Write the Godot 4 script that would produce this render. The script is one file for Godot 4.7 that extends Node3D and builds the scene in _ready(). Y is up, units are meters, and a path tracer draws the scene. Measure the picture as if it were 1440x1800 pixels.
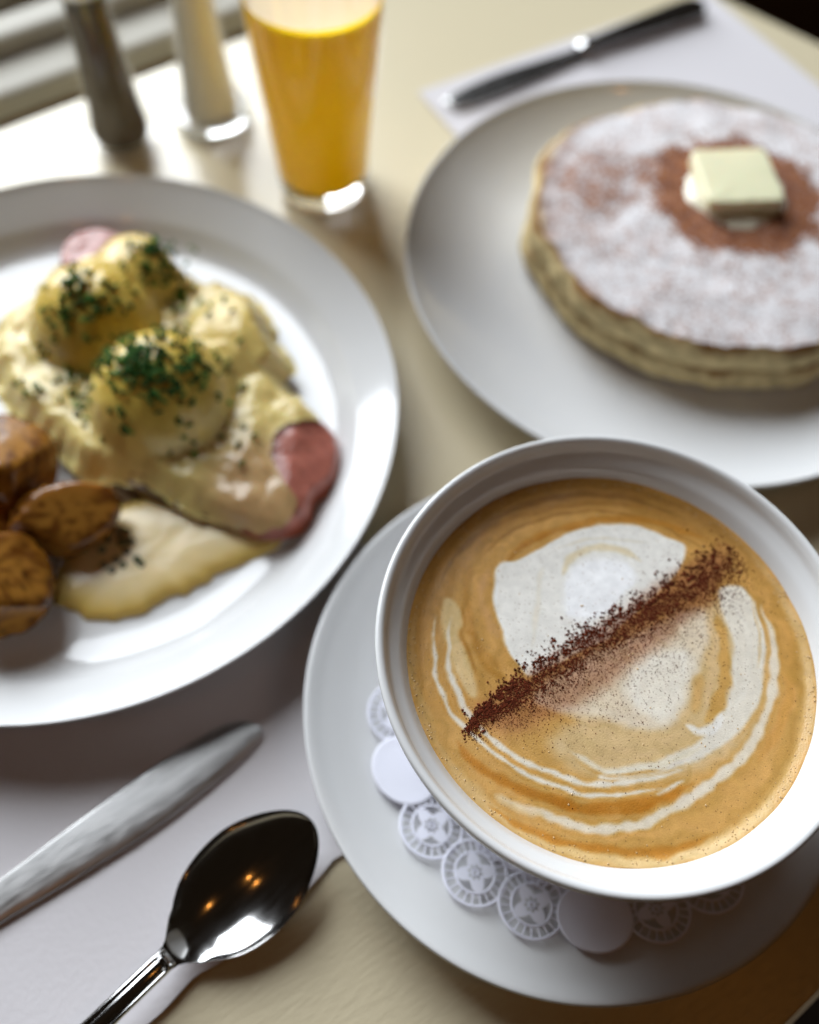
extends Node3D
# A café breakfast seen from above: latte in front, eggs benedict and pancakes behind, a window on the far left.
# World: table top at y = 0, metres, window side towards (-0.63, -0.776) in x, z.

const WIN := Vector3(-0.629, 0.0, -0.777)     # horizontal direction from the table to the window
const ALONG := Vector3(0.777, 0.0, -0.629)    # along the window and the long table edges
const CUP := Vector3(0.0592, 0.0, -0.0951)
const SAUCER := Vector3(0.0584, 0.0, -0.0962)
const PLATE_L := Vector3(-0.1314, 0.0, -0.1976)
const PLATE_R := Vector3(0.1085, 0.0, -0.2990)
const COFFEE_Y := 0.0685
const COFFEE_R := 0.0572

var rng := RandomNumberGenerator.new()
var taken := {}
var noise_a := FastNoiseLite.new()
var noise_b := FastNoiseLite.new()

# ---------------------------------------------------------------- helpers
func numbered(called: String) -> String:
	var n: int = taken.get(called, 0)
	taken[called] = n + 1
	return called if n == 0 else "%s_%03d" % [called, n]

func thing(called: String, label: String, category: String, at := Vector3.ZERO, turn := 0.0, group := "") -> Node3D:
	var o := Node3D.new()
	o.name = numbered(called)
	add_child(o, true)
	o.position = at
	o.rotation.y = turn
	o.set_meta("label", label)
	o.set_meta("category", category)
	if group:
		o.set_meta("group", group)
	return o

func obj(called: String, mesh: Mesh, material: Material, parent: Node3D, at := Vector3.ZERO) -> MeshInstance3D:
	var o := MeshInstance3D.new()
	o.name = numbered(called) if parent == self else called
	o.mesh = mesh
	o.material_override = material
	o.position = at
	parent.add_child(o, true)
	return o

func tag(o: Node3D, label: String, category: String, group := "") -> Node3D:
	o.set_meta("label", label)
	o.set_meta("category", category)
	if group:
		o.set_meta("group", group)
	return o

func lin(r: float, g: float, b: float) -> Color:
	return Color(r, g, b).linear_to_srgb()

func mat(c: Color, rough := 0.5, metal := 0.0, spec := 0.5) -> StandardMaterial3D:
	var m := StandardMaterial3D.new()
	m.albedo_color = c
	m.roughness = rough
	m.metallic = metal
	m.metallic_specular = spec
	return m

func painted(rough := 0.5, spec := 0.5, sss := 0.0) -> StandardMaterial3D:
	var m := mat(Color.WHITE, rough, 0.0, spec)
	m.vertex_color_use_as_albedo = true
	if sss > 0.0:
		m.subsurf_scatter_enabled = true
		m.subsurf_scatter_strength = sss
	return m

# smooth surface through rows of points; closed joins the last column to the first
func grid(rows: Array, closed := true, flip := false, cols = null, uvs = null) -> ArrayMesh:
	var n: int = rows[0].size()
	var v := PackedVector3Array()
	for r in rows:
		v.append_array(r)
	var nor := PackedVector3Array()
	nor.resize(v.size())
	var idx := PackedInt32Array()
	var last := n if closed else n - 1
	for i in rows.size() - 1:
		for j in last:
			var a := i * n + j
			var b := i * n + (j + 1) % n
			var c := a + n
			var d := b + n
			for t in [[a, b, d], [a, d, c]]:
				var p: int = t[0]
				var q: int = t[2] if flip else t[1]
				var s: int = t[1] if flip else t[2]
				idx.append(p)
				idx.append(q)
				idx.append(s)
				var f := (v[s] - v[p]).cross(v[q] - v[p])
				nor[p] += f
				nor[q] += f
				nor[s] += f
	# rows or ends that meet in one point share a normal
	for i in [0, rows.size() - 1]:
		if rows[i][0].distance_to(rows[i][n / 2]) < 1e-6:
			var sum := Vector3.ZERO
			for j in n:
				sum += nor[i * n + j]
			for j in n:
				nor[i * n + j] = sum
	for i in nor.size():
		nor[i] = nor[i].normalized() if nor[i].length() > 1e-20 else Vector3.UP
	var arr := []
	arr.resize(Mesh.ARRAY_MAX)
	arr[Mesh.ARRAY_VERTEX] = v
	arr[Mesh.ARRAY_NORMAL] = nor
	arr[Mesh.ARRAY_INDEX] = idx
	if cols != null:
		arr[Mesh.ARRAY_COLOR] = cols
	if uvs != null:
		arr[Mesh.ARRAY_TEX_UV] = uvs
	var m := ArrayMesh.new()
	m.add_surface_from_arrays(Mesh.PRIMITIVE_TRIANGLES, arr)
	return m

func catmull(p: PackedVector2Array, closed: bool, per: int) -> PackedVector2Array:
	var out := PackedVector2Array()
	var n := p.size()
	var segs := n if closed else n - 1
	for i in segs:
		var a := p[(i - 1 + n) % n] if closed or i > 0 else p[0] * 2.0 - p[1]
		var b := p[i]
		var c := p[(i + 1) % n]
		var d := p[(i + 2) % n] if closed or i + 2 < n else p[n - 1] * 2.0 - p[n - 2]
		for k in per:
			out.append(b.cubic_interpolate(c, a, d, float(k) / per))
	if not closed:
		out.append(p[n - 1])
	return out

func pts(numbers: Array, scale := 1.0, shift := Vector2.ZERO) -> PackedVector2Array:
	var out := PackedVector2Array()
	for i in range(0, numbers.size(), 2):
		out.append(Vector2(numbers[i], numbers[i + 1]) * scale + shift)
	return out

func lathe(profile: PackedVector2Array, segs := 128) -> ArrayMesh:
	var rows := []
	for p in profile:
		var r := PackedVector3Array()
		for j in segs:
			var a := TAU * j / segs
			r.append(Vector3(p.x * cos(a), p.y, p.x * sin(a)))
		rows.append(r)
	return grid(rows)

# bevelled slab over a polygon in x, z
func slab(poly: PackedVector2Array, y0: float, y1: float, bevel := 0.0, uv_scale := 1.0, uv_turn := 0.0) -> ArrayMesh:
	if Geometry2D.is_polygon_clockwise(poly):
		poly = poly.duplicate()
		poly.reverse()
	var st := SurfaceTool.new()
	st.begin(Mesh.PRIMITIVE_TRIANGLES)
	var rings := []
	var inner := poly
	if bevel > 0.0:
		for k in 5:
			var a := PI / 2 * k / 4.0
			var off := Geometry2D.offset_polygon(poly, -bevel * (1.0 - sin(a)), Geometry2D.JOIN_MITER)
			rings.append([inset(poly, bevel * (1.0 - sin(a))), y1 - bevel * (1.0 - cos(a))])
		inner = rings[0][0]
	else:
		rings.append([poly, y1])
	rings.append([poly, y0])
	var tri := Geometry2D.triangulate_polygon(inner)
	st.set_smooth_group(0)
	for k in range(0, tri.size(), 3):
		var t := [inner[tri[k]], inner[tri[k + 1]], inner[tri[k + 2]]]
		if (t[1] - t[0]).cross(t[2] - t[0]) < 0.0:
			t.reverse()
		for p in t:
			st.set_uv(p.rotated(uv_turn) * uv_scale)
			st.add_vertex(Vector3(p.x, y1, p.y))
	for i in rings.size() - 1:
		var A: PackedVector2Array = rings[i][0]
		var B: PackedVector2Array = rings[i + 1][0]
		st.set_smooth_group(0 if i + 2 < rings.size() else -1)
		for j in A.size():
			var jj := (j + 1) % A.size()
			var q := [Vector3(A[j].x, rings[i][1], A[j].y), Vector3(A[jj].x, rings[i][1], A[jj].y), Vector3(B[jj].x, rings[i + 1][1], B[jj].y), Vector3(B[j].x, rings[i + 1][1], B[j].y)]
			for w in [0, 2, 1, 0, 3, 2]:
				st.set_uv(Vector2(q[w].x, q[w].z).rotated(uv_turn) * uv_scale)
				st.add_vertex(q[w])
	tri = Geometry2D.triangulate_polygon(poly)
	st.set_smooth_group(-1)
	for k in range(0, tri.size(), 3):
		var t := [poly[tri[k]], poly[tri[k + 1]], poly[tri[k + 2]]]
		if (t[1] - t[0]).cross(t[2] - t[0]) > 0.0:
			t.reverse()
		for p in t:
			st.set_uv(p * uv_scale)
			st.add_vertex(Vector3(p.x, y0, p.y))
	st.generate_normals()
	return st.commit()

func inset(poly: PackedVector2Array, d: float) -> PackedVector2Array:
	var out := PackedVector2Array()
	var n := poly.size()
	for i in n:
		var e0 := (poly[i] - poly[(i - 1 + n) % n]).normalized()
		var e1 := (poly[(i + 1) % n] - poly[i]).normalized()
		var n0 := Vector2(-e0.y, e0.x)
		var n1 := Vector2(-e1.y, e1.x)
		var m := (n0 + n1).normalized()
		out.append(poly[i] + m * d / maxf(0.35, m.dot(n0)))
	return out

func box_rot(o: Vector3, a: Vector3, b: Vector3, h0: float, h1: float, bevel := 0.002) -> ArrayMesh:
	var p := PackedVector2Array()
	for q in [o, o + a, o + a + b, o + b]:
		p.append(Vector2(q.x, q.z))
	return slab(p, h0, h1, bevel)

func noise_bytes(size: int, freq: float, kind: int, octaves: int, s: int, seamless := false) -> PackedByteArray:
	var n := FastNoiseLite.new()
	n.seed = s
	n.noise_type = kind
	n.frequency = freq
	n.fractal_octaves = octaves
	var im: Image = n.get_seamless_image(size, size) if seamless else n.get_image(size, size)
	im.convert(Image.FORMAT_L8)
	return im.get_data()

func tex(im: Image) -> ImageTexture:
	return ImageTexture.create_from_image(im)

func gray_tex(size: int, freq: float, octaves: int, s: int, lo := 0.0, hi := 1.0, kind := FastNoiseLite.TYPE_SIMPLEX_SMOOTH) -> ImageTexture:
	var d := noise_bytes(size, freq, kind, octaves, s, true)
	for i in d.size():
		d[i] = int(clampf(lerpf(lo, hi, d[i] / 255.0), 0.0, 1.0) * 255.0)
	return tex(Image.create_from_data(size, size, false, Image.FORMAT_L8, d))

func smax(a: float, b: float, k: float) -> float:
	var h := clampf(0.5 + 0.5 * (a - b) / k, 0.0, 1.0)
	return lerpf(b, a, h) + k * h * (1.0 - h)

func smooth(a: float, b: float, x: float) -> float:
	return smoothstep(a, b, x)

# ---------------------------------------------------------------- scene
func _ready() -> void:
	rng.seed = 7
	noise_a.seed = 3
	noise_a.noise_type = FastNoiseLite.TYPE_SIMPLEX_SMOOTH
	noise_a.frequency = 1.0
	noise_a.fractal_octaves = 3
	noise_b.seed = 11
	noise_b.noise_type = FastNoiseLite.TYPE_SIMPLEX_SMOOTH
	noise_b.frequency = 1.0
	noise_b.fractal_octaves = 1

	var cam := Camera3D.new()
	cam.name = "camera"
	add_child(cam)
	cam.position = Vector3(0, 0.31, 0)
	cam.basis = Basis(Vector3.RIGHT, -deg_to_rad(60.6)) * Basis(Vector3.BACK, deg_to_rad(4.0))
	var lens := CameraAttributesPhysical.new()
	lens.frustum_focal_length = 24.0 * 1600.0 / 1800.0
	lens.frustum_focus_distance = 0.2395
	lens.frustum_near = 0.01
	lens.frustum_far = 40.0
	lens.exposure_aperture = 2.75
	cam.attributes = lens
	cam.current = true

	var env := Environment.new()
	env.background_mode = Environment.BG_COLOR
	env.background_color = lin(0.011, 0.0076, 0.0046)
	env.tonemap_mode = Environment.TONE_MAPPER_LINEAR
	env.tonemap_exposure = 1.0
	env.sdfgi_enabled = true
	env.ssao_enabled = true
	env.ssil_enabled = true
	var we := WorldEnvironment.new()
	we.name = "world"
	we.environment = env
	add_child(we)

	# daylight through the window: an area light just inside the glowing pane
	var win_mid := WIN * 2.50 + ALONG * 0.32 + Vector3(0, 2.06, 0)
	var sun := AreaLight3D.new()
	sun.name = "window_light"
	sun.area_size = Vector2(2.04, 3.78)
	sun.light_color = Color(0.95, 0.975, 1.0)
	sun.light_energy = 26.0
	sun.shadow_enabled = true
	add_child(sun)
	sun.position = win_mid
	sun.basis = Basis(ALONG, Vector3.UP, WIN)   # shines along -z, into the room
	room(win_mid)
	table()
	crockery()
	cup_and_latte()
	doily()
	cutlery()
	eggs()
	pancakes()
	glassware()

func room(win_mid: Vector3) -> void:
	var floor_m := mat(lin(0.03, 0.022, 0.016), 0.6)
	var f := obj("floor", slab(pts([-3, -3, 3, -3, 3, 3, -3, 3]), -0.80, -0.75), floor_m, self)
	f.set_meta("kind", "structure")
	# window: sill, stepped frame, pane
	var w := thing("window", "painted cream window with stepped sill beside the far table edge", "window")
	var cream := mat(lin(0.46, 0.43, 0.35), 0.55)
	var grey := mat(lin(0.50, 0.47, 0.37), 0.6)
	var brown := mat(lin(0.16, 0.10, 0.035), 0.5)
	var o := ALONG * -1.6
	var L := ALONG * 3.6
	obj("wall_panel", box_rot(o + WIN * 0.452, L, WIN * 0.05, -0.75, -0.012, 0.002), brown, w)
	obj("sill", box_rot(o + WIN * 0.4525, L, WIN * 0.028, -0.0115, 0.002, 0.004), cream, w)
	obj("sill_step", box_rot(o + WIN * 0.4810, L, WIN * 0.020, -0.0115, 0.012, 0.004), cream, w)
	obj("track", box_rot(o + WIN * 0.5015, L, WIN * 0.012, -0.0115, 0.006, 0.002), grey, w)
	obj("bottom_rail", box_rot(o + WIN * 0.5140, L, WIN * 0.060, -0.0115, 0.020, 0.004), grey, w)
	obj("ledge", box_rot(o + WIN * 0.5745, L, WIN * 1.04, -0.0115, 0.010, 0.004), grey, w)
	obj("wall_below", box_rot(ALONG * -1.6 + WIN * 2.48, ALONG * 3.8, WIN * 0.06, -0.75, 0.14, 0.004), cream, w)
	var pm := mat(lin(0.6, 0.65, 0.7), 0.3)
	pm.emission_enabled = true
	pm.emission = Color(0.90, 0.95, 1.0)
	pm.emission_energy_multiplier = 0.6
	var bm := BoxMesh.new()
	bm.size = Vector3(2.04, 3.78, 0.004)
	var pane := obj("window_pane", bm, pm, w)
	pane.position = win_mid + WIN * 0.006
	pane.basis = Basis(ALONG, Vector3.UP, WIN)
	# warm pendant bulbs of the dining room, mirrored in the spoon
	var spots := [Vector3(-0.26, 1.55, 0.75), Vector3(-0.62, 1.6, 0.5), Vector3(0.75, 1.6, 0.2)]
	for k in 3:
		var l := thing("pendant_lamp", ["warm round bulb hanging over the seat behind the camera", "warm round bulb hanging left of the other bulbs", "warm round bulb hanging towards the dark room on the right"][k], "lamp", spots[k], 0.0, "warm pendant bulbs")
		var em := mat(Color(1, 0.8, 0.5), 0.4)
		em.emission_enabled = true
		em.emission = Color(1.0, 0.62, 0.22)
		em.emission_energy_multiplier = 7.0
		var sm := SphereMesh.new()
		sm.radius = 0.024
		sm.height = 0.048
		obj("bulb", sm, em, l)
		var cy := CylinderMesh.new()
		cy.top_radius = 0.012
		cy.bottom_radius = 0.016
		cy.height = 0.06
		obj("socket", cy, mat(lin(0.05, 0.04, 0.03), 0.5), l, Vector3(0, 0.064, 0))
		var om := OmniLight3D.new()
		om.name = "bulb_light"
		om.light_color = Color(1.0, 0.66, 0.30)
		om.light_energy = 0.028
		om.light_size = 0.03
		om.omni_range = 6.0
		om.omni_attenuation = 2.0
		om.shadow_enabled = true
		l.add_child(om)

func line_hit(a: Vector2, da: Vector2, b: Vector2, db: Vector2) -> Vector2:
	return Geometry2D.line_intersects_line(a, da, b, db)

func table() -> void:
	var t := thing("table", "cream painted wooden table with brushed paint and worn edge", "table")
	var m := mat(lin(0.655, 0.575, 0.395), 0.30, 0.0, 0.6)
	var strokes := gray_tex(1024, 0.02, 4, 21)
	m.heightmap_enabled = true
	m.heightmap_scale = 0.010
	m.heightmap_texture = strokes
	m.uv1_scale = Vector3(4.5, 19.0, 1.0)
	var tint := gray_tex(256, 0.012, 4, 31, 0.86, 1.06)
	m.detail_enabled = true
	m.detail_blend_mode = BaseMaterial3D.BLEND_MODE_MUL
	m.detail_albedo = tint
	m.detail_uv_layer = BaseMaterial3D.DETAIL_UV_2
	var e := Vector2(ALONG.x, ALONG.z)
	var w0 := Vector2(-0.1671, -0.4198)
	var corner_far := line_hit(w0, e, Vector2(0.1669, -0.5319), Vector2(0.794, 0.608))
	var corner_near := line_hit(Vector2(0.1310, -0.0112), Vector2(0.766, -0.642), Vector2(0.1669, -0.5319), Vector2(0.794, 0.608))
	var a := corner_far - e * 0.86
	var b := corner_near - Vector2(0.766, -0.642) * 0.86
	var poly := PackedVector2Array([corner_far, corner_near, b, a])
	m.detail_enabled = false
	obj("table_top", slab(poly, -0.03, 0.0, 0.003, 1.0, 0.6808), m, t)
	var mid := (corner_far + corner_near + a + b) / 4.0
	var cy := CylinderMesh.new()
	cy.top_radius = 0.04
	cy.bottom_radius = 0.04
	cy.height = 0.70
	obj("pedestal", cy, mat(lin(0.02, 0.02, 0.02), 0.4), t, Vector3(mid.x, -0.385, mid.y))
	var ft := CylinderMesh.new()
	ft.top_radius = 0.06
	ft.bottom_radius = 0.22
	ft.height = 0.02
	obj("foot", ft, mat(lin(0.02, 0.02, 0.02), 0.4), t, Vector3(mid.x, -0.738, mid.y))

	# paper placemats
	var paper := mat(lin(0.68, 0.655, 0.67), 0.85, 0.0, 0.25)
	paper.heightmap_enabled = true
	paper.heightmap_scale = 0.006
	paper.heightmap_texture = gray_tex(256, 0.12, 2, 41)
	paper.uv1_scale = Vector3(12, 12, 1)
	# right mat: straight edges, corner towards the juice glass
	var p0 := Vector2(-0.0109, -0.4275)
	var ua := Vector2(0.834, -0.552)
	var ub := Vector2(0.552, 0.834)
	obj("paper_placemat", slab(PackedVector2Array([p0, p0 + ua * 0.196, p0 + ua * 0.196 + ub * 0.27, p0 + ub * 0.27]), 0.0008, 0.0014), paper, self)
	tag(get_node("paper_placemat"), "white paper placemat under the pancake plate with a knife on it", "placemat", "paper placemats")
	# left mat: scalloped edge along the bottom right
	var q0 := Vector2(-0.0143, -0.047)
	var q1 := Vector2(-0.0688, 0.0043)
	var dirq := (q1 - q0).normalized()
	var nq := Vector2(-dirq.y, dirq.x)      # to the right of the way down-left
	if nq.dot(Vector2(1, 1)) < 0.0:
		nq = -nq
	var edge := PackedVector2Array()
	var start := q0 - dirq * 0.075
	for k in 120:
		var s := k / 119.0 * 0.30
		var wave := absf(sin(s / 0.026 * PI)) * 0.0017 + 0.0009 * noise_b.get_noise_1d(s * 40.0)
		edge.append(start + dirq * s + nq * wave)
	edge.append(edge[119] - nq * 0.20)
	edge.append(start - nq * 0.20)
	obj("paper_placemat", slab(edge, 0.0008, 0.0014), paper, self)
	tag(get_node("paper_placemat_001"), "pale paper placemat with wavy edge under the spoon and knife", "placemat", "paper placemats")

func ceramic(tone := 0.70) -> StandardMaterial3D:
	var m := mat(lin(tone, tone * 1.005, tone), 0.10, 0.0, 0.5)
	m.heightmap_enabled = true
	m.heightmap_scale = 0.012
	m.heightmap_texture = gray_tex(256, 0.008, 2, 51)
	m.uv1_triplanar = true
	m.uv1_scale = Vector3(11, 11, 11)
	return m

func crockery() -> void:
	var white := ceramic()
	# dinner plates
	var up := pts([0, 6.2, 40, 6.2, 80, 6.3, 94, 6.7, 100, 8.0, 104, 11.0, 107.5, 14.4, 112, 17.4, 121, 23.0, 123.2, 24.6, 124.2, 25.4, 124.6, 24.8, 124.2, 23.6, 121, 19.8, 112, 12.2, 102, 5.8, 92, 3.0, 82, 2.4, 80, 0.9, 77, 0.8, 75, 2.4, 40, 2.6, 0, 2.6], 0.001)
	var lo := pts([0, 6.0, 40, 6.0, 70, 6.3, 84, 7.4, 96, 10.6, 105, 14.6, 112, 18.8, 115.6, 21.6, 117, 22.9, 118, 23.4, 118.5, 22.8, 118.2, 21.6, 114, 17.2, 104, 10.6, 92, 5.8, 80, 3.2, 72, 2.4, 70, 0.9, 67, 0.8, 65, 2.4, 40, 2.6, 0, 2.6], 0.001)
	var a := obj("dinner_plate", lathe(catmull(up, false, 6), 160), white, self, PLATE_L + Vector3(0, 0.0008, 0))
	tag(a, "white glazed plate with sloping rim holding the eggs benedict", "plate", "white dinner plates")
	var b := obj("dinner_plate", lathe(catmull(lo, false, 6), 160), white, self, PLATE_R + Vector3(0, 0.0008, 0))
	tag(b, "white coupe plate carrying the sugared pancake stack", "plate", "white dinner plates")
	# saucer
	var sp := pts([0, 6.6, 24, 6.6, 33, 6.7, 36, 7.1, 40, 7.3, 52, 7.8, 62, 9.2, 72, 12.8, 81, 17.9, 85.6, 21.2, 87.2, 22.2, 88.2, 22.3, 88.6, 21.4, 87.6, 19.8, 80, 14.6, 68, 8.8, 54, 5.4, 46, 4.2, 45, 1.0, 43, 0.9, 42, 3.4, 0, 3.6], 0.001)
	var c := obj("saucer", lathe(catmull(sp, false, 6), 160), ceramic(0.66), self, SAUCER + Vector3(0, 0.0008, 0))
	tag(c, "white saucer under the latte cup with a lace doily", "saucer")

func cup_and_latte() -> void:
	var white := ceramic()
	var cup := thing("coffee_cup", "wide white ceramic cup filled with latte on the saucer", "cup", CUP)
	# outside from the foot up, over the lip, down the inside
	var pr := pts([0, 10.2, 26, 10.2, 30, 9.4, 31.5, 8.6, 33.5, 8.6, 34.5, 9.8, 35.5, 12.4, 41, 18, 49, 27, 55.5, 38, 60, 50, 62.8, 61, 64.9, 71, 65.9, 76.5, 66.3, 79, 66.0, 80.2, 65.2, 80.5, 64.2, 80.0, 63.4, 78.4, 62.7, 76.3, 61.3, 74.6, 59.4, 72.6, 57.6, 69.4, 56.0, 66.0, 54, 58, 50, 46, 43, 33, 33, 23, 20, 16.5, 0, 15.5], 0.001)
	obj("bowl", lathe(catmull(pr, false, 5), 192), white, cup)
	# loop handle on the side away from the window
	var hd := pts([59.5, 62, 70, 66, 82, 64, 90, 55, 90, 43, 82, 33, 70, 27, 54, 31], 0.001)
	var path := catmull(hd, false, 6)
	var rows := []
	for i in path.size():
		var tg := (path[mini(i + 1, path.size() - 1)] - path[maxi(i - 1, 0)]).normalized()
		var nn := Vector2(-tg.y, tg.x)
		var r := PackedVector3Array()
		for j in 16:
			var an := TAU * j / 16
			r.append(Vector3(path[i].x + nn.x * cos(an) * 0.0038, path[i].y + nn.y * cos(an) * 0.0038, sin(an) * 0.0062))
		rows.append(r)
	var h := obj("handle", grid(rows, true, true), white, cup)
	h.rotation.y = deg_to_rad(8.0)
	latte()

# ---- latte surface: a disc whose texture is the foam pattern
var art: Image
const TS := 1024

func art_px(v: Vector2) -> Vector2:      # tenths of a millimetre round the cup's centre -> texture pixels
	return (v * 0.0001 / COFFEE_R * 0.5 + Vector2(0.5, 0.5)) * TS

func soft_dab(r: float, c: Color, strength: float, hardness: float) -> Image:
	var s := int(ceil(r)) * 2 + 1
	var im := Image.create(s, s, false, Image.FORMAT_RGBA8)
	for y in s:
		for x in s:
			var d := Vector2(x - s / 2, y - s / 2).length() / r
			im.set_pixel(x, y, Color(c.r, c.g, c.b, strength * (1.0 - smoothstep(hardness, 1.0, d))))
	return im

func stroke(numbers: Array, width: float, c: Color, strength := 0.35, hardness := 0.3, taper := true) -> void:
	var line := catmull(pts(numbers), false, 12)
	var dabs := {}
	var total := 0.0
	for i in line.size() - 1:
		total += line[i].distance_to(line[i + 1])
	var done := 0.0
	var left := 0.0
	for i in line.size() - 1:
		var len := line[i].distance_to(line[i + 1])
		var step := maxf(width * 0.28, 1.5)
		while left < len:
			var p := line[i].lerp(line[i + 1], left / len)
			var s := (done + left) / total
			var k := 1.0
			if taper:
				k = sqrt(clampf(minf(s, 1.0 - s) * 6.0, 0.06, 1.0))
			k *= 1.0 + 0.35 * noise_b.get_noise_2d(p.x * 0.02, p.y * 0.02)
			var px := maxf(2.0, snappedf(width * k * TS / (2.0 * COFFEE_R * 10000.0), 1.0))
			if not dabs.has(px):
				dabs[px] = soft_dab(px, c, strength, hardness)
			var d: Image = dabs[px]
			var at := art_px(p) - Vector2(d.get_width() / 2, d.get_height() / 2)
			art.blend_rect(d, Rect2i(0, 0, d.get_width(), d.get_height()), Vector2i(at))
			left += step
		left -= len
		done += len

func patch(numbers: Array, c: Color, soft: float, strength := 1.0) -> void:
	var line := catmull(pts(numbers), true, 8)
	for i in line.size():
		line[i] = art_px(line[i])
	var layer := Image.create(TS, TS, false, Image.FORMAT_RGBA8)
	layer.fill(Color(c.r, c.g, c.b, 0.0))
	var lo := TS
	var hi := 0
	for p in line:
		lo = mini(lo, int(p.y))
		hi = maxi(hi, int(p.y))
	for y in range(maxi(lo, 0), mini(hi + 1, TS)):
		var cuts := []
		for i in line.size():
			var a := line[i]
			var b := line[(i + 1) % line.size()]
			if (a.y <= y) != (b.y <= y):
				cuts.append(a.x + (y - a.y) / (b.y - a.y) * (b.x - a.x))
		cuts.sort()
		for k in range(0, cuts.size() - 1, 2):
			layer.fill_rect(Rect2i(int(cuts[k]), y, maxi(1, int(cuts[k + 1] - cuts[k])), 1), Color(c.r, c.g, c.b, strength))
	var small := maxi(8, int(TS / soft))
	layer.resize(small, small, Image.INTERPOLATE_BILINEAR if soft < 3 else Image.INTERPOLATE_LANCZOS)
	layer.resize(TS, TS, Image.INTERPOLATE_CUBIC)
	art.blend_rect(layer, Rect2i(0, 0, TS, TS), Vector2i.ZERO)

func arc(r: float, a0: float, a1: float) -> Array:
	var out := []
	for k in 25:
		var a := deg_to_rad(lerpf(a0, a1, k / 24.0))
		out.append(r * cos(a))
		out.append(r * sin(a))
	return out

func foam_y(x: float, z: float) -> float:
	var t := Vector2(x, z).length() / (COFFEE_R * 1.004)
	return 0.0012 * smooth(0.95, 1.0, t) + 0.00025 * noise_a.get_noise_2d(x * 45.0, z * 45.0) + 0.0003 * (1.0 - t * t)

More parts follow.
